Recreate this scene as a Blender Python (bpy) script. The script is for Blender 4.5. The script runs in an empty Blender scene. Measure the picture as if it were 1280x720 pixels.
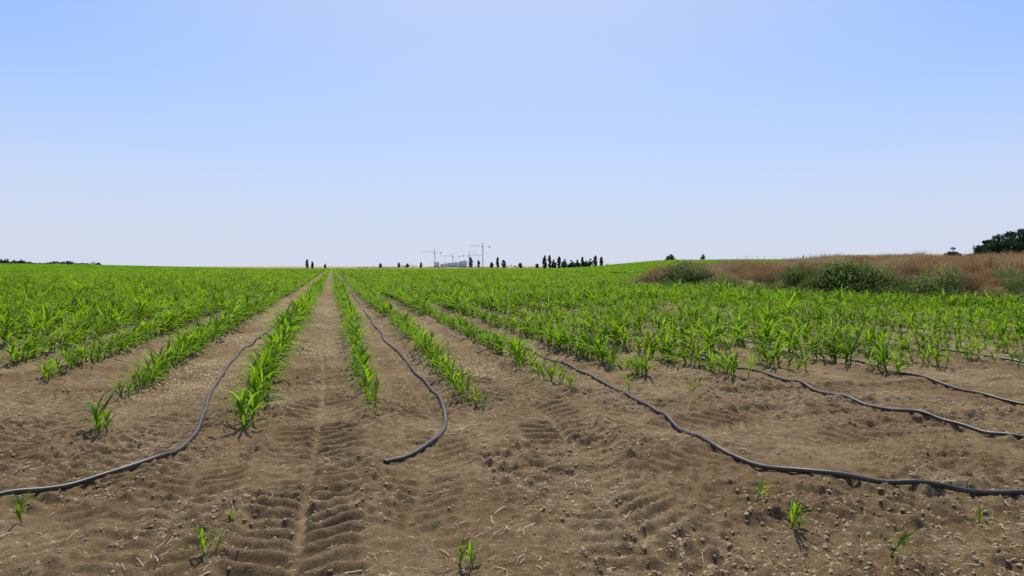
import bpy, math, random
import numpy as np
from mathutils import Vector
random.seed(7); rng=np.random.default_rng(7)
sc=bpy.context.scene
sc.view_settings.view_transform='Standard'; sc.view_settings.look='None'; sc.view_settings.exposure=0
R=math.radians
# ------------------------------------------------------------------ helpers
def ss(a,b,x):
    t=np.clip((x-a)/(b-a),0,1); return t*t*(3-2*t)
def vnoise(x,y,seed=0):
    xi=np.floor(x).astype(np.int64); yi=np.floor(y).astype(np.int64)
    fx=x-xi; fy=y-yi; fx=fx*fx*(3-2*fx); fy=fy*fy*(3-2*fy)
    def h(a,b):
        n=(a*374761393+b*668265263+seed*1442695041)&0xffffffff
        n=((n^(n>>13))*1274126177)&0xffffffff
        n=n^(n>>16)
        return (n&0xffff)/65535.0
    return (h(xi,yi)*(1-fx)+h(xi+1,yi)*fx)*(1-fy)+(h(xi,yi+1)*(1-fx)+h(xi+1,yi+1)*fx)*fy
def link(o): sc.collection.objects.link(o); return o
def mesh_from(name,V,F,mat=None,smooth=False):
    me=bpy.data.meshes.new(name); me.from_pydata([tuple(v) for v in V],[],F); me.update()
    if smooth: me.polygons.foreach_set("use_smooth",[True]*len(me.polygons))
    if mat: me.materials.append(mat)
    return me
def polar(az,r):
    a=R(az); return r*math.sin(a), r*math.cos(a)
# ------------------------------------------------------------------ terrain
BY=[-60,3.6,14.6,16.3,18.5,20.4,24.3,29.7,46,80,160,6000]
BX=[23,19.6,18.6,18.2,17.4,15.9,15.1,13.5,30,60,130,5200]
def bankd(X,Y): return X-np.interp(Y,BY,BX)+ (vnoise(X*0.25+50,Y*0.25,5)-.5)*1.2
def macro(X,Y):
    X=np.asarray(X,float);Y=np.asarray(Y,float)
    r=np.hypot(X,Y); az=np.degrees(np.arctan2(X,Y))
    z=3.3*ss(18,29,az)*(1-ss(80,110,az))*ss(70,270,r)
    z=z+2.5*ss(2,22,-az)*(1-ss(80,110,-az))*ss(120,400,r)
    d=bankd(X,Y)
    z=z+((0.64+.40*(vnoise(X*.22+3,Y*.22,8)-.5))*ss(-.1,1.8,d)+0.24*ss(2,8,d)+0.75*ss(45,80,r)*ss(0,8,d))*(1-ss(300,500,r))
    z=z+(vnoise(X*0.09,Y*0.09,9)-.5)*0.10*ss(8,20,r)
    return z
def track(u,v,pitch,seed,X,Y):
    ins=1-ss(0.82,1.12,np.abs(u))
    side=np.where(u>0,0.5,0.0)
    ph=(v/pitch+side-np.abs(u)*1.05)+ (vnoise(X*5,Y*5,seed+3)-.5)*.35
    f=ph-np.floor(ph)
    bar=ss(0.0,0.3,f)*(1-ss(0.45,0.8,f))
    bar=bar*ss(0.0,0.15,np.abs(u))
    worn=0.35+0.85*ss(0.2,0.75,vnoise(X*2.7,Y*2.7,seed))
    berm=np.exp(-((np.abs(u)-1.18)/0.17)**2)*0.016
    return ins*(-0.021+0.031*(bar)*worn)+berm, ins
ROWS=[-3.75,-2.80,-1.80,-0.65,0.34,1.21,2.16,3.10,4.02]
x=4.02
while x<200: x+=0.93; ROWS.append(x)
x=-3.75
while x>-120: x-=0.93; ROWS.append(x)
ROWS=sorted(ROWS)
RA=np.array(ROWS)
def micro(X,Y):
    X=np.asarray(X,float);Y=np.asarray(Y,float)
    near=1-ss(14,40,np.hypot(X,Y))
    z=(vnoise(X*1.1,Y*0.8,1)-.5)*0.05+(vnoise(X*3.1,Y*3.1,2)-.5)*0.034
    c=vnoise(X*8+Y*1.3,Y*8,3); z+= (c-.5)*0.024
    rough=0.45+1.0*ss(.25,.75,vnoise(X*1.7+9,Y*1.7,12))
    c2=vnoise(X*17+3,Y*17-X*3,4)
    z+= (ss(.4,.85,c2))*0.019*rough
    c4=vnoise(X*31+Y*4,Y*31,14); z+= ss(.4,.9,c4)*0.015*rough
    z+= (vnoise(X*52,Y*52,6)-.5)*0.012*rough
    z*=near
    i=np.clip(np.searchsorted(RA,X),1,len(RA)-1)
    dr=np.minimum(np.abs(X-RA[i-1]),np.abs(X-RA[i]))
    z+=0.035*np.exp(-(dr/0.17)**2)*ss(4.6,6.5,Y)*(1-ss(60,90,Y))*(bankd(X,Y)<0)
    def add(u,v,p,seed,m):
        nonlocal z
        t,ins=track(u,v,p,seed,X,Y)
        z=z*(1-0.5*ins*m)+t*m
    fadeY=(1-ss(25,45,Y))
    add((X+0.12+0.03*np.sin(Y*.7))/0.30,Y,0.135,21,fadeY*ss(0.5,1.8,Y)*1.15)
    c=1.66-0.35*(1-ss(2.5,5.5,Y))
    add((X-c)/0.29,Y,0.135,22,fadeY*1.05)
    c=.78-0.5*(1-ss(2.5,5.5,Y))
    add((X-c)/0.24,Y,0.13,29,fadeY*0.6)
    add((X-2.62)/0.22,Y,0.13,26,fadeY*0.45*ss(5,6.2,Y))
    add((Y-(4.75-0.04*(X-3)-0.9*np.exp(-(X-1.6)/.8)))/0.29,-X,0.14,23,1.05*ss(1.9,2.7,X)*(1-ss(16,24,X)))
    add((Y-(5.45-0.02*(X-3)))/0.26,-X,0.14,28,0.85*ss(3.0,3.8,X)*(1-ss(16,24,X)))
    add((Y-(3.85+0.05*(X-3)))/0.28,-X,0.14,33,0.85*ss(2.7,3.4,X)*(1-ss(16,24,X)))
    add((Y-(3.45+0.16*(X-1.0)))/0.25,-X,0.14,24,0.8*ss(0.6,1.3,X)*(1-ss(2.0,3.2,X)))
    add((Y-(2.55+0.05*(X-3)))/0.29,-X,0.14,27,0.95*ss(.9,1.7,X)*(1-ss(12,20,X)))
    add((X+1.30-.12*(Y-4))/0.26,Y,0.13,35,fadeY*0.75*(1-ss(5.5,8,Y)))
    add((X+.74)/0.25,Y,0.13,36,0.75*(1-ss(3.9,5.2,Y)))
    add((X+2.2-.1*(Y-4))/0.26,Y,0.13,37,0.7*(1-ss(5.5,7.5,Y)))
    add((X+4.9)/0.27,Y,0.13,25,fadeY*0.7)
    return z
def HA(X,Y): return macro(X,Y)+micro(X,Y)
def axis(a,b,step,rate,lo,hi,ratelo=None):
    core=list(np.arange(a,b,step)); 
    up=[];p=core[-1]
    while p<hi:
        s=step+rate*(p-core[-1]); p+=s; up.append(p)
    dn=[];p=core[0]
    while p>lo:
        s=step+(ratelo or rate)*(core[0]-p); p-=s; dn.append(p)
    return np.array(dn[::-1]+core+up)
ax=axis(-2.3,4.3,0.0135,0.015,-5000,5000)
ay=axis(2.1,5.8,0.0120,0.0115,-40,7000,0.12)
GX,GY=np.meshgrid(ax,ay); nx,ny=len(ax),len(ay)
fx=GX.ravel(); fy=GY.ravel()
fz=HA(fx,fy)
print("ground verts",len(fx))
me=bpy.data.meshes.new("ground")
me.vertices.add(len(fx)); me.vertices.foreach_set("co",np.column_stack([fx,fy,fz]).astype(np.float32).ravel())
ii=(np.arange(ny-1)[:,None]*nx+np.arange(nx-1)[None,:]).ravel()
Q=np.column_stack([ii,ii+1,ii+nx+1,ii+nx]).astype(np.int32)
me.loops.add(Q.size); me.loops.foreach_set("vertex_index",Q.ravel())
me.polygons.add(len(Q)); me.polygons.foreach_set("loop_start",(np.arange(len(Q))*4).astype(np.int32))
me.update(calc_edges=True); me.validate()
me.polygons.foreach_set("use_smooth",np.ones(len(me.polygons),bool))
r=np.hypot(fx,fy); d=bankd(fx,fy)
green=ss(90,200,r)*(1-ss(380,430,r))*(1-ss(-1,1,d))
dry=np.maximum(ss(-0.6,0.6,d),ss(400,440,r))
litter=ss(0.38,0.75,vnoise(fx*1.3,fy*0.5,31))*ss(4.5,8,fy)
col=np.column_stack([green,dry,litter,np.ones_like(green)]).astype(np.float32)
at=me.color_attributes.new("mask",'FLOAT_COLOR','POINT'); at.data.foreach_set("color",col.ravel())
ground=link(bpy.data.objects.new("ground",me))
# ------------------------------------------------------------------ materials
def newmat(name):
    m=bpy.data.materials.new(name); m.use_nodes=True
    nt=m.node_tree; b=nt.nodes["Principled BSDF"]; return m,nt,b
def noise(nt,vec,scale,detail=4,rough=.6):
    n=nt.nodes.new("ShaderNodeTexNoise"); n.inputs["Scale"].default_value=scale
    n.inputs["Detail"].default_value=detail; n.inputs["Roughness"].default_value=rough
    if vec is not None: nt.links.new(vec,n.inputs["Vector"])
    return n
def ramp(nt,inp,stops):
    n=nt.nodes.new("ShaderNodeValToRGB"); e=n.color_ramp.elements
    while len(e)<len(stops): e.new(0.5)
    for k,(p,c) in zip(e,stops): k.position=p; k.color=(*c,1)
    nt.links.new(inp,n.inputs[0]); return n
def mix(nt,f,a,b,mode='MIX'):
    n=nt.nodes.new("ShaderNodeMix"); n.data_type='RGBA'; n.blend_type=mode
    for s,v in ((n.inputs[0],f),(n.inputs[6],a),(n.inputs[7],b)):
        if hasattr(v,"is_output"): nt.links.new(v,s)
        elif isinstance(v,(int,float)): s.default_value=v
        else: s.default_value=(*v,1)
    return n.outputs[2]
m,nt,b=newmat("soil")
tc=nt.nodes.new("ShaderNodeTexCoord"); P=tc.outputs["Object"]
va=nt.nodes.new("ShaderNodeVertexColor"); va.layer_name="mask"
sep=nt.nodes.new("ShaderNodeSeparateColor"); nt.links.new(va.outputs[0],sep.inputs[0])
n1=noise(nt,P,1.1,7,.7); n2=noise(nt,P,17,6,.75); n3=noise(nt,P,110,3,.7)
c1=ramp(nt,n1.outputs[0],[(.3,(.168,.108,.052)),(.5,(.228,.155,.080)),(.7,(.325,.235,.132))]).outputs[0]
c2=ramp(nt,n2.outputs[0],[(.3,(.56,.53,.49)),(.5,(.97,.97,.97)),(.72,(1.30,1.29,1.26))]).outputs[0]
soil=mix(nt,1.0,c1,c2,'MULTIPLY')
c3=ramp(nt,n3.outputs[0],[(.35,(.66,.65,.63)),(.68,(1.28,1.28,1.26))]).outputs[0]
soil=mix(nt,1.0,soil,c3,'MULTIPLY')
mp=nt.nodes.new("ShaderNodeMapping"); mp.inputs["Scale"].default_value=(1,.35,1); mp.inputs["Rotation"].default_value=(0,0,.5); nt.links.new(P,mp.inputs[0])
n4=noise(nt,mp.outputs[0],60,2,.5)
fl=ramp(nt,n4.outputs[0],[(.57,(0,0,0)),(.63,(1,1,1))]).outputs[0]
lm=mix(nt,1.0,fl,sep.outputs[2],'MULTIPLY')
soil=mix(nt,lm,soil,(.50,.42,.26))
ng=noise(nt,P,.05,5,.6)
gc=ramp(nt,ng.outputs[0],[(.3,(.12,.225,.010)),(.7,(.165,.29,.014))]).outputs[0]
nd=noise(nt,P,.6,6,.7)
dc=ramp(nt,nd.outputs[0],[(.3,(.22,.15,.07)),(.5,(.34,.26,.13)),(.7,(.20,.20,.07))]).outputs[0]
cc=mix(nt,sep.outputs[0],soil,gc); cc=mix(nt,sep.outputs[1],cc,dc)
nt.links.new(cc,b.inputs["Base Color"]); b.inputs["Roughness"].default_value=.95
b.inputs["Specular IOR Level"].default_value=.1
nb=noise(nt,P,38,8,.8)
bp=nt.nodes.new("ShaderNodeBump"); bp.inputs["Strength"].default_value=1.0; bp.inputs["Distance"].default_value=.018
nt.links.new(nb.outputs[0],bp.inputs["Height"]); nt.links.new(bp.outputs[0],b.inputs["Normal"])
me.materials.append(m); SOIL=m

def leafmat(name,ca,cb,tr,fac=.42,rough=.45,spec=.3):
    m,nt,b=newmat(name)
    oi=nt.nodes.new("ShaderNodeObjectInfo"); tc=nt.nodes.new("ShaderNodeTexCoord")
    n=noise(nt,tc.outputs["Object"],7,3)
    ad=nt.nodes.new("ShaderNodeMath"); ad.operation='MULTIPLY_ADD'; nt.links.new(n.outputs[0],ad.inputs[0]); ad.inputs[1].default_value=.6
    mu=nt.nodes.new("ShaderNodeMath"); mu.operation='MULTIPLY_ADD'; nt.links.new(oi.outputs["Random"],mu.inputs[0]); mu.inputs[1].default_value=.9; mu.inputs[2].default_value=-.25
    nt.links.new(mu.outputs[0],ad.inputs[2]); ad.use_clamp=True
    c=mix(nt,ad.outputs[0],ca,cb)
    nt.links.new(c,b.inputs["Base Color"]); b.inputs["Roughness"].default_value=rough; b.inputs["Specular IOR Level"].default_value=spec
    t=nt.nodes.new("ShaderNodeBsdfTranslucent")
    tcx=mix(nt,ad.outputs[0],tuple(v*.55 for v in tr),tuple(min(1,v*1.2) for v in tr)); nt.links.new(tcx,t.inputs[0])
    ms=nt.nodes.new("ShaderNodeMixShader"); ms.inputs[0].default_value=fac
    nt.links.new(b.outputs[0],ms.inputs[1]); nt.links.new(t.outputs[0],ms.inputs[2])
    nt.links.new(ms.outputs[0],nt.nodes["Material Output"].inputs[0]); return m
CORN=leafmat("corn_leaf",(.040,.115,.005),(.130,.220,.009),(.29,.51,.012),.47,.5,.12)
FARCORN=leafmat("corn_leaf_far_hazed",(.070,.155,.008),(.15,.25,.012),(.32,.55,.015),.48,.6,.08)  # brighter, yellower copy of the corn leaf, field haze put into its colour
DRY=leafmat("dry_grass",(.30,.21,.11),(.50,.38,.20),(.45,.34,.17),.3,.8,.1)
RUST=leafmat("rusty_weed",(.23,.120,.055),(.36,.21,.10),(.36,.20,.09),.25,.8,.1)
WEED=leafmat("green_weed",(.070,.125,.030),(.15,.205,.058),(.23,.30,.07),.38,.7,.15)
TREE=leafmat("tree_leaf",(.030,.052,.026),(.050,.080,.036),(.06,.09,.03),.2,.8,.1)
FARTREE=leafmat("far_tree_leaf_hazed",(.065,.095,.070),(.09,.125,.09),(.10,.14,.09),.2,.9,.05)  # aerial haze painted in: lighter, bluish leaf colour for distant trees
def plain(name,c,rough=.7,metal=0,nscale=3,var=.25):
    m,nt,b=newmat(name); tc=nt.nodes.new("ShaderNodeTexCoord"); n=noise(nt,tc.outputs["Object"],nscale,4)
    rp=ramp(nt,n.outputs[0],[(.3,tuple(v*(1-var) for v in c)),(.7,tuple(v*(1+var) for v in c))])
    nt.links.new(rp.outputs[0],b.inputs["Base Color"]); b.inputs["Roughness"].default_value=rough; b.inputs["Metallic"].default_value=metal; return m
STRAW=plain("straw",(.54,.45,.29),.8,0,20,.3)
CLOD=plain("clod",(.37,.26,.145),.95,0,3,.3)
BARK=plain("bark",(.10,.075,.05),.9)
# ------------------------------------------------------------------ scatter via geometry nodes
def src_coll(name,meshes):
    c=bpy.data.collections.new(name)
    for i,mm in enumerate(meshes): c.objects.link(bpy.data.objects.new(f"{name}_variant_{i:02d}",mm))
    return c
def scatter(name,P,rot,scl,idx,coll):
    P=np.asarray(P,np.float32); n=len(P)
    me=bpy.data.meshes.new(name); me.vertices.add(n); me.vertices.foreach_set("co",P.ravel())
    a=me.attributes.new("rot",'FLOAT_VECTOR','POINT'); a.data.foreach_set("vector",np.asarray(rot,np.float32).ravel())
    a=me.attributes.new("scl",'FLOAT','POINT'); a.data.foreach_set("value",np.asarray(scl,np.float32))
    a=me.attributes.new("idx",'INT','POINT'); a.data.foreach_set("value",np.asarray(idx,np.int32))
    o=link(bpy.data.objects.new(name,me))
    g=bpy.data.node_groups.new(name,'GeometryNodeTree')
    g.interface.new_socket("Geometry",in_out='INPUT',socket_type='NodeSocketGeometry')
    g.interface.new_socket("Geometry",in_out='OUTPUT',socket_type='NodeSocketGeometry')
    N=g.nodes.new; gi=N("NodeGroupInput"); go=N("NodeGroupOutput"); ip=N("GeometryNodeInstanceOnPoints")
    ci=N("GeometryNodeCollectionInfo"); ci.inputs[0].default_value=coll; ci.inputs["Separate Children"].default_value=True; ci.inputs["Reset Children"].default_value=True
    def na(nm,t):
        q=N("GeometryNodeInputNamedAttribute"); q.data_type=t; q.inputs["Name"].default_value=nm; return q.outputs["Attribute"]
    L=g.links.new
    L(gi.outputs[0],ip.inputs["Points"]); L(ci.outputs[0],ip.inputs["Instance"]); ip.inputs["Pick Instance"].default_value=True
    L(na("idx",'INT'),ip.inputs["Instance Index"]); L(na("rot",'FLOAT_VECTOR'),ip.inputs["Rotation"]); L(na("scl",'FLOAT'),ip.inputs["Scale"])
    L(ip.outputs[0],go.inputs[0])
    o.modifiers.new("scatter",'NODES').node_group=g
    print(name,n); return o
# ------------------------------------------------------------------ corn plant
def leaf(V,F,base,az,el0,el1,L,W,seg,cross=True,twist=0.0):
    p=np.array(base,float); n0=len(V); k=3 if cross else 2
    for i in range(seg+1):
        t=i/seg; el=el0+(el1-el0)*t**1.25
        a=az+twist*t
        dirv=np.array([math.cos(el)*math.cos(a),math.cos(el)*math.sin(a),math.sin(el)])
        side=np.array([-math.sin(a),math.cos(a),0]); up=np.cross(dirv,side); up=-up if up[2]<0 else up
        w=W*(0.55+1.6*t if t<.28 else 1.0*(1-((t-.28)/.72)**1.8)+.02)*.5
        if cross:
            V.append(p+side*w+up*w*.45); V.append(p.copy()); V.append(p-side*w+up*w*.45)
        else:
            V.append(p+side*w); V.append(p-side*w)
        p=p+dirv*L/seg
    for i in range(seg):
        a0=n0+i*k
        for j in range(k-1): F.append((a0+j,a0+j+1,a0+k+j+1,a0+k+j))
def corn(rn,seg=7,cross=True,hgt=.2,nl=7,off=(0,0,0),stem=True,wscale=1):
    V=[];F=[]
    ox,oy,oz=off; lean=(rn.uniform(-.15,.25),rn.uniform(-.15,.15))
    def axp(t): return (ox+lean[0]*hgt*t*t,oy+lean[1]*hgt*t*t,oz+hgt*t)
    if stem:
        k=5
        for i in range(4):
            t=i/3; c=axp(t*.9); rr=.0085*(1-.45*t)
            for j in range(k): V.append((c[0]+rr*math.cos(j*2*math.pi/k),c[1]+rr*math.sin(j*2*math.pi/k),c[2]-(0.03 if i==0 else 0)))
        for i in range(3):
            for j in range(k): F.append((i*k+j,i*k+(j+1)%k,(i+1)*k+(j+1)%k,(i+1)*k+j))
    a0=rn.uniform(0,6.28)
    for i in range(nl):
        t=i/(nl-1); az=a0+math.pi*i+rn.gauss(0,.6)
        L=(.16+.24*math.sin(math.pi*min(1,.2+.65*t)))*rn.uniform(.75,1.2)
        e0=R(rn.uniform(40,60)+24*t); e1=R(rn.uniform(-95,-20)+50*t)
        if t>.9: e1=R(rn.uniform(0,55)); L*=.85
        leaf(V,F,axp(.12+.83*t),az,e0,e1,L,rn.uniform(.021,.035)*wscale,seg,cross,rn.gauss(0,.5))
    return V,F
rn=random.Random(3)
cm=[]
for i in range(14):
    V,F=corn(rn,hgt=rn.uniform(.13,.23),nl=rn.choice([7,8,9])); cm.append(mesh_from("corn",V,F,CORN,True))
cornC=src_coll("corn_plant",cm)
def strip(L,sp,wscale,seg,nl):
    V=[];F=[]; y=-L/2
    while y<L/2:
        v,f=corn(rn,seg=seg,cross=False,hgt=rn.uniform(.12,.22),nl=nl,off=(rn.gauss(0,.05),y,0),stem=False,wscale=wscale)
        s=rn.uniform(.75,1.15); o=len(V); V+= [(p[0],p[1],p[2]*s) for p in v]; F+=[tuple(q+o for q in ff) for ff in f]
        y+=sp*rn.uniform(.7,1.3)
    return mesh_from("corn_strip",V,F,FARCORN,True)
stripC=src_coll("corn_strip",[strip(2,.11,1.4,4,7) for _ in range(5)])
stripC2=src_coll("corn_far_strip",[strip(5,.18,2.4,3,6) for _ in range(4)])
RANGE=45
pts=[];scl=[]
for X in ROWS:
    if X<-36 or X>26: continue
    y0=5.65+rng.uniform(-.15,.35)
    if X<-1.2: y0=7.0+.35*(-X-1.2)
    if X==-1.80: y0=6.5
    if X==-.65: y0=5.25
    if X==.34: y0=5.25
    if X>2.9: y0=5.9+rng.uniform(-.1,.5)
    sp=.078; n=int((RANGE-y0)/sp)
    Y=y0+np.arange(n)*sp+rng.normal(0,.03,n)
    XX=X+rng.normal(0,.036,n)+.03*np.sin(Y*.5+X)
    s=rng.normal(1.0,.20,n)*(0.68+.58*vnoise(XX*.35,Y*.35,40))
    base=.68 if .3<X<2.3 else (1.0 if X<0 else .84)
    base=base+(1-base)*ss(11,24,Y)
    s*=base*(0.70+.30*ss(0,2.2,Y-y0))
    keep=(rng.random(n)>.07)&(vnoise(XX*.8+7,Y*.8,41)>.14)
    keep&=(Y>y0+.05)&(bankd(XX,Y)<-.4)&(rng.random(n)<.6+.4*ss(0,1.2,Y-y0))
    for a,b_,c_ in zip(XX[keep],Y[keep],s[keep]): pts.append((a,b_)); scl.append(c_)
for a,b_,s in [(-1.61,5.42,.75),(-1.66,5.62,.8),(-1.58,5.5,.6),(-1.42,3.66,.35),(-1.5,3.85,.3),(-.51,2.96,.36),(-.47,2.99,.3),(.486,2.66,.36),(.53,2.62,.3),(2.04,2.67,.42),(2.09,2.69,.36),(2.2,2.27,.40),(2.10,3.03,.34),(2.98,2.55,.24),(-.46,3.36,.2),(.46,3.12,.15),(2.7,5.9,.5),(3.2,5.6,.55)]:
    pts.append((a,b_)); scl.append(s)
pts=np.array(pts); scl=np.array(scl); n=len(pts)
Z=HA(pts[:,0],pts[:,1])
rot=np.column_stack([rng.normal(0,.14,n),rng.normal(.08,.14,n),rng.uniform(0,6.28,n)])
scatter("corn_crop_rows",np.column_stack([pts,Z-.005]),rot,scl,rng.integers(0,14,n),cornC)
def strips(name,coll,k,L,r0,r1,rowstep):
    P=[]
    for X in ROWS[::rowstep]:
        n=int((r1-r0)/L)+1; Y=r0+L/2+np.arange(n)*L
        XX=np.full(n,X)
        az=np.degrees(np.arctan2(XX,Y))
        keep=(az>-30)&(az<42)&(bankd(XX,Y)<-.5)&(((XX-15.7)/1.7)**2+((Y-71.5)/5)**2>1)&(((XX-38)/4)**2+((Y-85)/8)**2>1)&(vnoise(XX*.3,Y*.12,44)>.06)
        for a,b_ in zip(XX[keep],Y[keep]): P.append((a,b_))
    P=np.array(P); n=len(P); Z=macro(P[:,0],P[:,1])
    rot=np.column_stack([np.zeros(n),np.zeros(n),rng.integers(0,2,n)*math.pi+rng.normal(0,.01,n)])
    scatter(name,np.column_stack([P,Z]),rot,rng.normal(1.0,.07,n)*(.85+.3*vnoise(P[:,0]*.15,P[:,1]*.15,45)),rng.integers(0,k,n),coll)
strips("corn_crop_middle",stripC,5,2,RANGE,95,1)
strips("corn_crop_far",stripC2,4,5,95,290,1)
# ------------------------------------------------------------------ straw + clods
sm=[]
for i in range(6):
    V=[];F=[]; L=rn.uniform(.03,.10); w=rn.uniform(.0012,.0030); bend=rn.uniform(-.5,.5)
    for j in range(5):
        t=j/4-.5; x_=t*L; y_=bend*L*(t*t); z_=.003+rn.uniform(0,.008)
        V+=[(x_,y_+w,z_),(x_,y_-w,z_),(x_,y_,z_+w)]
    for j in range(4):
        o=j*3
        F+=[(o,o+2,o+5,o+3),(o+2,o+1,o+4,o+5)]
    sm.append(mesh_from("straw",V,F,STRAW,True))
strawC=src_coll("straw_piece",sm)
def wedge(n,r0,r1,p=1.0,az0=-30,az1=60):
    r=r0+(r1-r0)*rng.random(n)**p; az=np.radians(rng.uniform(az0,az1,n))
    return r*np.sin(az),r*np.cos(az)
X,Y=wedge(120000,1.5,26,1.05)
k=rng.random(len(X))<(.14+.86*ss(.40,.78,vnoise(X*1.6,Y*.9,50)))*(.30+.7*ss(4.2,6.6,Y))
X=X[k];Y=Y[k];n=len(X)
scatter("straw_litter",np.column_stack([X,Y,HA(X,Y)+.003]),np.column_stack([rng.normal(0,.25,n),rng.normal(0,.3,n),rng.uniform(0,6.28,n)]),rng.uniform(.25,.85,n)*(1+.8*ss(6,18,Y)),rng.integers(0,6,n),strawC)
import bmesh
cl=[]
for i in range(6):
    bm=bmesh.new(); bmesh.ops.create_icosphere(bm,subdivisions=2,radius=1)
    for v in bm.verts:
        q=v.co*1.4; f=.6+.8*vnoise(np.array([q.x+i*7+q.z*1.7]),np.array([q.y+q.z]),60)[0]+rn.uniform(-.09,.09)
        v.co*=f; v.co.z*=.6
    mm=bpy.data.meshes.new("clod"); bm.to_mesh(mm); bm.free(); mm.materials.append(CLOD); cl.append(mm)
clodC=src_coll("soil_clod",cl)
X,Y=wedge(170000,1.4,14,1.25)
k=rng.random(len(X))<(.12+.88*ss(.35,.75,vnoise(X*1.7+9,Y*1.7,12)))
k&=~((np.abs(X+.12)<.24)&(rng.random(len(X))<.65))
X=X[k];Y=Y[k];n=len(X)
s=.0022+.0105*rng.random(n)**7
scatter("soil_clods",np.column_stack([X,Y,HA(X,Y)-s*.15]),np.column_stack([rng.normal(0,.4,n),rng.normal(0,.4,n),rng.uniform(0,6.28,n)]),s,rng.integers(0,6,n),clodC)
# ------------------------------------------------------------------ hoses
m,nt,b=newmat("hose_plastic"); tc=nt.nodes.new("ShaderNodeTexCoord"); n_=noise(nt,tc.outputs["Object"],5,5)
rp=ramp(nt,n_.outputs[0],[(.35,(.022,.021,.019)),(.7,(.090,.075,.055))]); nt.links.new(rp.outputs[0],b.inputs["Base Color"]); b.inputs["Roughness"].default_value=.45; b.inputs["Specular IOR Level"].default_value=.45
HOSE=m
def hose(pts,rad=.0145):
    P=np.array(pts,float)
    out=[]
    Q=np.vstack([2*P[0]-P[1],P,2*P[-1]-P[-2]])
    for i in range(1,len(Q)-2):
        seg=np.linalg.norm(Q[i+1]-Q[i]); n=max(3,int(seg/max(.04,.010*Q[i][1])))
        for t in np.arange(n)/n:
            a,b_,c_,d_=Q[i-1],Q[i],Q[i+1],Q[i+2]
            out.append(.5*((2*b_)+(-a+c_)*t+(2*a-5*b_+4*c_-d_)*t*t+(-a+3*b_-3*c_+d_)*t**3))
    out.append(P[-1]); O=np.array(out)
    O[:,0]+=(vnoise(O[:,1]*.9,O[:,0]*.9,70)-.5)*.06
    Z=HA(O[:,0],O[:,1])
    for dx,dy in((.02,0),(-.02,0),(0,.02),(0,-.02)): Z=np.maximum(Z,HA(O[:,0]+dx,O[:,1]+dy))
    Zs=np.max(np.stack([np.roll(np.pad(Z,3,mode='edge'),k)[3:-3] for k in range(-1,2)]),axis=0)
    for _ in range(5): Zs=np.convolve(np.pad(Zs,1,mode='edge'),[.25,.5,.25],'valid')
    Zs=Zs+rad*.35
    cu=bpy.data.curves.new("irrigation_hose",'CURVE'); cu.dimensions='3D'; cu.bevel_depth=rad; cu.bevel_resolution=4; cu.use_fill_caps=False
    sp=cu.splines.new('POLY'); sp.points.add(len(O)-1)
    for i in range(len(O)): sp.points[i].co=(O[i,0],O[i,1],Zs[i],1)
    cu.materials.append(HOSE); 
    return link(bpy.data.objects.new("irrigation_hose",cu))
hose([(-3.4,3.5),(-2.5,3.62),(-1.766,3.858),(-1.61,3.965),(-1.445,4.095),(-1.2475,4.324),(-1.03,4.646),(-.962,5.13),(-1.02,5.93),(-1.13,7.04),(-1.19,9.0),(-1.14,12.5),(-1.05,20.6),(-1.0,44),(-1.1,90)])
hose([(.308,4.239),(.465,4.343),(.689,4.652),(.84,5.148),(.915,5.8),(.925,6.58),(.89,7.97),(.83,10.66),(.82,15.5),(.85,27),(.85,55),(.8,90)])
hose([(5.2,2.3),(4.3,2.5),(3.675,2.655),(3.448,2.727),(3.162,2.841),(2.838,3.03),(2.54,3.294),(2.417,3.563),(2.376,4.036),(2.51,5.0),(2.623,6.05),(2.7,7.48),(2.7,8.73),(2.68,10.4),(2.62,16),(2.65,30),(2.65,90)])
hose([(5.4,2.3),(4.9,2.9),(4.52,3.575),(4.44,3.99),(4.37,4.66),(4.4,5.37),(4.56,6.51),(4.54,7.34),(4.5,10),(4.55,20),(4.5,80)])
hose([(6.2,3.2),(5.9,3.9),(5.834,4.614),(5.875,5.28),(6.02,6.13),(6.3,6.9),(6.35,9),(6.36,20),(6.36,80)])
hose([(8.3,4.2),(8.1,5.3),(8.05,6.4),(8.2,7.5),(8.22,20),(8.22,60)])
# ------------------------------------------------------------------ bank vegetation
def clump(kind):
    V=[];F=[]
    if kind=='g':
        for i in range(230):
            a=rn.uniform(0,6.28); rr=.6*rn.random()**.6; h=rn.uniform(.03,.72)*(1-.6*(rr/.6)**2)
            V0=[rr*math.cos(a),rr*math.sin(a),h]
            leaf(V,F,V0,rn.uniform(0,6.28),R(rn.uniform(-10,80)),R(rn.uniform(-60,40)),rn.uniform(.06,.16),rn.uniform(.025,.05),2,False)
        for i in range(40):
            a=rn.uniform(0,6.28); leaf(V,F,(.15*math.cos(a),.15*math.sin(a),-.05),a,R(rn.uniform(55,85)),R(rn.uniform(40,70)),rn.uniform(.3,.75),.012,2,False)
    else:
        for i in range(100):
            a=rn.uniform(0,6.28); rr=.42*rn.random()**.6
            L=rn.uniform(.25,.8)
            leaf(V,F,(rr*math.cos(a),rr*math.sin(a),-.03),rn.uniform(0,6.28),R(rn.uniform(60,88)),R(rn.uniform(-10,75)),L,rn.uniform(.010,.022),3,False)
            if kind=='r' or i%3==0:
                v=V[-1]
                for q in range(3): leaf(V,F,(v[0]+rn.gauss(0,.02),v[1]+rn.gauss(0,.02),v[2]-q*.05),rn.uniform(0,6.28),R(rn.uniform(0,70)),R(rn.uniform(-20,60)),.07,.035,1,False)
    return V,F
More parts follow.
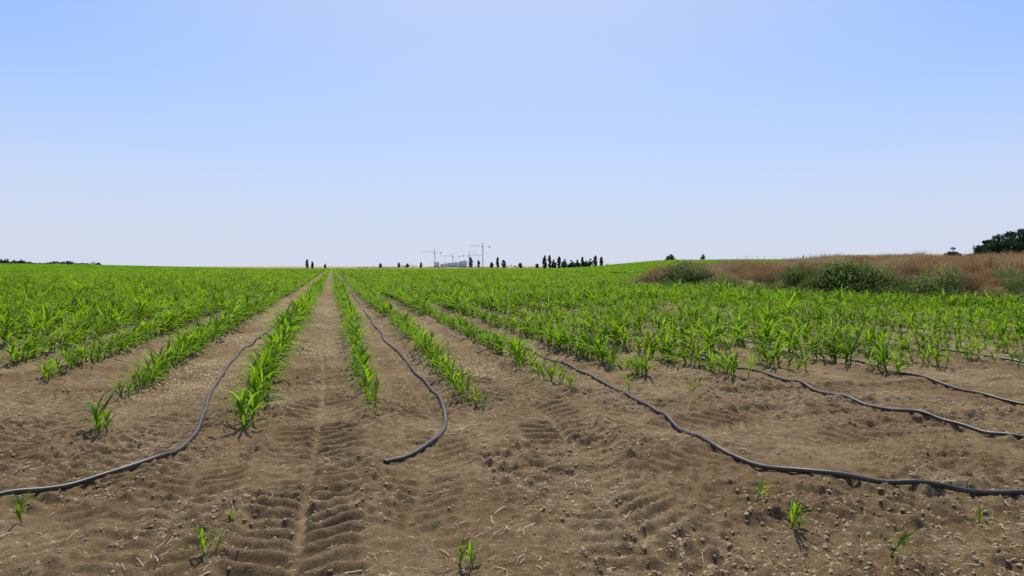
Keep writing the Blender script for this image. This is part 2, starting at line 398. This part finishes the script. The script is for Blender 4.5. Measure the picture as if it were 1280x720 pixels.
vC=src_coll("bank_weed",[mesh_from("w",*clump('d'),DRY) for _ in range(3)]+[mesh_from("w",*clump('r'),RUST) for _ in range(3)]+[mesh_from("w",*clump('g'),WEED) for _ in range(3)])
X=rng.uniform(11,72,58000); Y=rng.uniform(-2,80,58000)
d=bankd(X,Y); r=np.hypot(X,Y); az=np.degrees(np.arctan2(X,Y))
dens=np.where(d<5,1.0,.25)*(d>-.5)*(r<88)*(az>18)*(az<75)
k=rng.random(len(X))<dens; X=X[k];Y=Y[k];d=d[k];r=r[k];az=az[k]; n=len(X)
# green bushes grow in patches along the foot of the bank (patch centres are places on the ground)
patch=np.full(n,9.0)
for cx,cy,rd in [(14.3,27.0,1.9),(15.2,25.0,1.3),(16.3,22.3,1.3),(17.0,19.6,1.9),(18.0,17.6,1.7),(19.0,14.6,1.9),(19.4,12.6,1.6),(20.2,9.0,2.2),(20.6,5.0,2.0),(21.0,16.5,1.1),(16.0,29.0,1.0)]:
    patch=np.minimum(patch,np.hypot(X-cx,Y-cy)/rd)
patch+=rng.normal(0,.10,n)+(vnoise(X*1.1,Y*1.1,87)-.5)*.7
qn=.6*vnoise(X*.45+40,Y*.45,81)+.4*vnoise(X*1.3,Y*1.3,88)+rng.normal(0,.10,n)
kind=np.where(patch<.85,2,np.where(qn>.52,1,0))
idx=kind*3+rng.integers(0,3,n)
hs=(.30+1.0*vnoise(X*.8,Y*.8,82)**1.7+.30*vnoise(X*.2,Y*.2,83))*np.where(kind==2,1.15,.95)*np.where(d<.3,.75,1)
scatter("bank_dry_weeds_and_shrubs",np.column_stack([X,Y,HA(X,Y)]),np.column_stack([rng.normal(0,.12,n),rng.normal(0,.12,n),rng.uniform(0,6.28,n)]),hs,idx,vC)
# ------------------------------------------------------------------ trees
def tree(name,x,y,h,w,kind,nleaf=2500,lsz=None,mat=None):
    rnl=np.random.default_rng(int(abs(x*13+y*7))%99999)
    V=[];F=[]
    def limb(p0,p1,r0,r1,k=6):
        p0=np.array(p0);p1=np.array(p1);d=p1-p0;d/=np.linalg.norm(d);s=np.cross(d,[.3,.9,.1]);s/=np.linalg.norm(s);t=np.cross(d,s);o=len(V)
        for p,rr in((p0,r0),(p1,r1)):
            for j in range(k):
                a=j*2*math.pi/k; V.append(p+s*rr*math.cos(a)+t*rr*math.sin(a))
        for j in range(k): F.append((o+j,o+(j+1)%k,o+k+(j+1)%k,o+k+j))
    tr=.035*h; limb((0,0,-.3),(0,0,h*.45),tr,tr*.6); limb((0,0,h*.45),(w*.03,0,h*.85),tr*.6,tr*.1)
    C=[]
    if kind=='cypress':
        for i in range(12):
            z=h*(.12+.8*i/11); rad=w*.5*math.sin(math.pi*min(1,(z/h)*.85+.12))**.7
            a=rnl.uniform(0,6.28); limb((0,0,z*.9),(rad*.7*math.cos(a),rad*.7*math.sin(a),z+h*.05),tr*.25,tr*.08,4)
            for q in range(3):
                a=rnl.uniform(0,6.28); C.append((rad*.45*math.cos(a),rad*.45*math.sin(a),z+rnl.normal(0,h*.02),rad*.55,h*.07))
        C.append((0,0,h*.94,w*.07,h*.06))
    else:
        for i in range(26):
            a=rnl.uniform(0,6.28); rr=w*.40*rnl.random()**.5; z=h*(.14+.68*rnl.random()*(1-.4*rr/(w*.4)))
            c=(rr*math.cos(a),rr*math.sin(a),z); limb((0,0,h*.3*rnl.uniform(.4,1.2)),c,tr*.35,tr*.08,4)
            C.append((*c,w*rnl.uniform(.11,.19),h*rnl.uniform(.10,.16)))
        C.append((w*.03,0,h*.84,w*.15,h*.1))
    nt_=len(F); C=np.array(C); ci=rnl.integers(0,len(C),nleaf)
    g=rnl.normal(0,1,(nleaf,3)); g/=np.linalg.norm(g,axis=1)[:,None]; g*=rnl.random(nleaf)[:,None]**.4
    c=C[ci,:3]+g*np.column_stack([C[ci,3],C[ci,3],C[ci,4]])
    sz=(lsz or h*.03)
    for p in c:
        u=rnl.normal(0,1,3);u/=np.linalg.norm(u);v=np.cross(u,rnl.normal(0,1,3));v/=np.linalg.norm(v);s=sz*rnl.uniform(.5,1.3);o=len(V)
        V+= [p+u*s,p+v*s*.6,p-u*s,p-v*s*.6]; F.append((o,o+1,o+2,o+3))
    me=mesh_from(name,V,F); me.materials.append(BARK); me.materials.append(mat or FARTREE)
    mi=np.ones(len(F),np.int32); mi[:nt_]=0; me.polygons.foreach_set("material_index",mi)
    o=link(bpy.data.objects.new(name,me)); o.location=(x,y,float(macro(np.array([x]),np.array([y]))[0])-.05); return o
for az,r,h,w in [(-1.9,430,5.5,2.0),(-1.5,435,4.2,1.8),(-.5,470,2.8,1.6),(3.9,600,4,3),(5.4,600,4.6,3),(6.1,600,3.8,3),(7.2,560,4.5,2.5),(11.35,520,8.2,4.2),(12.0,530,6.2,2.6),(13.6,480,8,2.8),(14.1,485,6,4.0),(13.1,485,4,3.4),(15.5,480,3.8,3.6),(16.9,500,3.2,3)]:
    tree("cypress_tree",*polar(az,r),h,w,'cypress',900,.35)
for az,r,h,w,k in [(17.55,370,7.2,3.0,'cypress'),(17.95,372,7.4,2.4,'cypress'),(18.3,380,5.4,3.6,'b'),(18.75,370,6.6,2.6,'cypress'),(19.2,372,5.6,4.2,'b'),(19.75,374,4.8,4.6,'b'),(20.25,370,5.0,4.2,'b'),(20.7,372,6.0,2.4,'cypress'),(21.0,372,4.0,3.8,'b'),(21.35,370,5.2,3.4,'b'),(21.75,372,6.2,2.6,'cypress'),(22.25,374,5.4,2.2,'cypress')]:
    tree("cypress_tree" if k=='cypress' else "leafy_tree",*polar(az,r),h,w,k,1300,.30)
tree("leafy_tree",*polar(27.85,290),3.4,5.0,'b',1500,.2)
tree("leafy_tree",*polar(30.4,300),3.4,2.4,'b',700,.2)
for az,r,h,w in [(49.6,84,2.3,3.8),(50.2,84,2.9,4.0),(50.8,86,3.3,4.6),(51.5,84,3.5,5),(52.3,85,3.7,5.2),(53.6,83,3.5,5)]:
    tree("leafy_tree",*polar(az,r),h,w,'b',7000,.10,TREE)
tree("leafy_tree",*polar(47.6,86),1.7,1.8,'b',1800,.08,TREE)
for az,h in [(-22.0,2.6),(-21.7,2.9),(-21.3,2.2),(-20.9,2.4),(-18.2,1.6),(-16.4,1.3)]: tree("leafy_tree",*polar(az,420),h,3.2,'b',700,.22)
V=[];F=[]
for i in range(2600):
    u=rn.random(); 
    if u<.45: az=rn.uniform(-24,-17); r_=rn.uniform(420,450); hh=1.3
    elif u<.75: az=rn.uniform(2,24); r_=rn.uniform(560,640); hh=2.2
    else: az=rn.uniform(24,40); r_=rn.uniform(330,380); hh=.7
    cn=float(vnoise(np.array([az*2.2]),np.array([0.]),90)[0])
    x_,y_=polar(az,r_); z=float(macro(np.array([x_]),np.array([y_]))[0])+rn.random()*hh*max(.15,(cn*1.7-.35)); s=rn.uniform(.3,.9)
    a=np.array([rn.gauss(0,1) for _ in range(3)]);a/=np.linalg.norm(a);b_=np.cross(a,[rn.gauss(0,1) for _ in range(3)]);b_/=np.linalg.norm(b_);c=np.array([x_,y_,z]);o=len(V)
    V+=[c+a*s,c+b_*s*.6,c-a*s,c-b_*s*.6];F.append((o,o+1,o+2,o+3))
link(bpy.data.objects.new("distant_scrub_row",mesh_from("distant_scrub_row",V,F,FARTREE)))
# ------------------------------------------------------------------ cranes and buildings
STEEL=plain("crane_steel_hazed",(.60,.60,.63),.6,.0); CONC=plain("concrete_hazed",(.72,.72,.75),.85,0,.2,.08); GLASS=plain("window_hazed",(.38,.40,.45),.3); ROOF=plain("roof_sheet_hazed",(.7,.7,.72),.6)  # colours lightened to carry distance haze on cranes and buildings
def boxv(V,F,c,s):
    o=len(V)
    for dx in(-.5,.5):
        for dy in(-.5,.5):
            for dz in(-.5,.5): V.append((c[0]+dx*s[0],c[1]+dy*s[1],c[2]+dz*s[2]))
    F+= [tuple(o+k for k in q) for q in ((0,1,3,2),(4,6,7,5),(0,4,5,1),(2,3,7,6),(0,2,6,4),(1,5,7,3))]
def bar(V,F,a,b_,t):
    a=np.array(a,float);b_=np.array(b_,float);d=b_-a;d/=np.linalg.norm(d);s=np.cross(d,[0.21,.1,.97]) ;s/=np.linalg.norm(s);u=np.cross(d,s);o=len(V)
    for p in(a,b_):
        for i,j in((-1,-1),(1,-1),(1,1),(-1,1)): V.append(p+s*i*t/2+u*j*t/2)
    for j in range(4): F.append((o+j,o+(j+1)%4,o+4+(j+1)%4,o+4+j))
    F.append((o,o+3,o+2,o+1));F.append((o+4,o+5,o+6,o+7))
def crane(az,r,h,jib,yaw):
    x_,y_=polar(az,r); e=link(bpy.data.objects.new("tower_crane",None)); e.location=(x_,y_,float(macro(np.array([x_]),np.array([y_]))[0])); e.rotation_euler[2]=yaw
    def part(nm,fn,mat=STEEL):
        V=[];F=[];fn(V,F);o=link(bpy.data.objects.new(nm,mesh_from(nm,V,F,mat)));o.parent=e
    def mast(V,F):
        w=.8
        for i in(-w,w):
            for j in(-w,w): bar(V,F,(i,j,0),(i,j,h),.22)
        z=0;f=1
        while z<h-2:
            for s_ in(-w,w): bar(V,F,(-w*f,s_,z),(w*f,s_,z+2),.14); bar(V,F,(s_,-w*f,z),(s_,w*f,z+2),.14)
            z+=2;f=-f
    def jb(V,F):
        for q in(-.7,.7): bar(V,F,(-14,q,h),(jib,q,h),.2)
        bar(V,F,(1,0,h+1.5),(jib,0,h+1.2),.2)
        xx=1
        while xx<jib-2: bar(V,F,(xx,.7,h),(xx+1,0,h+1.4),.12);bar(V,F,(xx+1,0,h+1.4),(xx+2,-.7,h),.12);xx+=2
    def top(V,F):
        for q in(-.7,.7): bar(V,F,(q,q,h),(0,0,h+7),.22); bar(V,F,(q,-q,h),(0,0,h+7),.22)
        bar(V,F,(0,0,h+7),(jib*.65,0,h+1.3),.12);bar(V,F,(0,0,h+7),(-13,0,h+.3),.12)
    part("mast",mast);part("jib",jb);part("apex_and_ties",top)
    part("counterweight",lambda V,F:boxv(V,F,(-12.5,0,h-1),(3,1.6,2.4)),CONC)
    part("cab",lambda V,F:boxv(V,F,(1.2,1.5,h-1.2),(1.6,1.4,2)),GLASS)
    part("hook_line",lambda V,F:(bar(V,F,(jib*.6,0,h),(jib*.6,0,h-12),.12),boxv(V,F,(jib*.6,0,h-12.5),(.6,.6,1))))
crane(8.35,1250,27,28,R(200)); crane(9.85,1250,20,24,R(160)); crane(12.35,1150,35,26,R(190)); crane(11.2,1300,22,30,R(20))
def building(az,r,W,D,Hh,fl,yaw=0):
    x_,y_=polar(az,r); e=link(bpy.data.objects.new("apartment_building",None)); e.location=(x_,y_,0); e.rotation_euler[2]=yaw
    def part(nm,mat,fn):
        V=[];F=[];fn(V,F);o=link(bpy.data.objects.new(nm,mesh_from(nm,V,F,mat)));o.parent=e
    part("walls",CONC,lambda V,F:boxv(V,F,(0,0,Hh/2),(W,D,Hh)))
    part("roof",ROOF,lambda V,F:(boxv(V,F,(0,0,Hh+.3),(W+.8,D+.8,.6)),boxv(V,F,(W*.2,0,Hh+1.6),(W*.2,D*.4,2))))
    def win(V,F):
        n=int(W/3.2)
        for k in range(fl):
            for i in range(n): boxv(V,F,(-W/2+(i+.5)*W/n,-D/2-.02,(k+.55)*Hh/fl),(1.5,.14,1.4))
    part("windows",GLASS,win)
    part("door",GLASS,lambda V,F:boxv(V,F,(0,-D/2-.05,1.1),(1.4,.2,2.2)))
building(9.9,1200,22,14,7,2,R(-8)); building(10.7,1210,14,12,10,3,R(-12)); building(9.1,1190,12,12,5,2,R(-5)); building(8.5,1240,8,12,8,3,0); building(-16.9,900,18,10,4,1,0)
# ------------------------------------------------------------------ light, sky, camera
AZ,EL=15,58
S=Vector((math.sin(R(AZ))*math.cos(R(EL)),math.cos(R(AZ))*math.cos(R(EL)),math.sin(R(EL))))
sun=bpy.data.lights.new("sun",'SUN'); sun.energy=4.4; sun.angle=R(.6); sun.color=(1,.95,.84)
so=link(bpy.data.objects.new("sun",sun)); so.rotation_euler=S.to_track_quat('Z','Y').to_euler()
w=bpy.data.worlds.new("World"); sc.world=w; w.use_nodes=True; nt=w.node_tree
bg=nt.nodes["Background"]; sky=nt.nodes.new("ShaderNodeTexSky"); sky.sky_type='NISHITA'; sky.sun_disc=False
sky.sun_elevation=R(EL); sky.sun_rotation=R(AZ); sky.air_density=1.0; sky.dust_density=1.0; sky.ozone_density=3.0; sky.altitude=50
tc=nt.nodes.new("ShaderNodeTexCoord"); sx=nt.nodes.new("ShaderNodeSeparateXYZ"); nt.links.new(tc.outputs["Generated"],sx.inputs[0])
hz=nt.nodes.new("ShaderNodeMapRange"); hz.interpolation_type='SMOOTHSTEP'
for i,v in ((1,-.05),(2,.50),(3,.99),(4,.0)): hz.inputs[i].default_value=v
nt.links.new(sx.outputs[2],hz.inputs[0])
dt=nt.nodes.new("ShaderNodeVectorMath"); dt.operation='DOT_PRODUCT'; nt.links.new(tc.outputs["Generated"],dt.inputs[0]); dt.inputs[1].default_value=tuple(S)
gl=nt.nodes.new("ShaderNodeMapRange"); gl.interpolation_type='SMOOTHSTEP'
for i,v in ((1,.58),(2,.90),(3,0),(4,.85)): gl.inputs[i].default_value=v
nt.links.new(dt.outputs["Value"],gl.inputs[0])
def M(op,a,b_):
    q=nt.nodes.new("ShaderNodeMath"); q.operation=op
    for i,v in ((0,a),(1,b_)):
        if hasattr(v,"is_output"): nt.links.new(v,q.inputs[i])
        else: q.inputs[i].default_value=v
    return q.outputs[0]
fac=M('SUBTRACT',1.0,M('MULTIPLY',M('SUBTRACT',1.0,hz.outputs[0]),M('SUBTRACT',1.0,gl.outputs[0])))
blue=mix(nt,1.0,sky.outputs[0],(.52,1.10,1.70),'MULTIPLY')
skyc=mix(nt,fac,blue,(6.7,7.05,8.45))
nt.links.new(skyc,bg.inputs[0]); bg.inputs[1].default_value=.10
cam=bpy.data.cameras.new("camera"); cam.lens=24; cam.sensor_width=36; cam.clip_start=.05; cam.clip_end=12000
co=link(bpy.data.objects.new("camera",cam)); co.location=(0,0,1.2); co.rotation_euler=(R(90-1.81),0,R(-14.8)); sc.camera=co
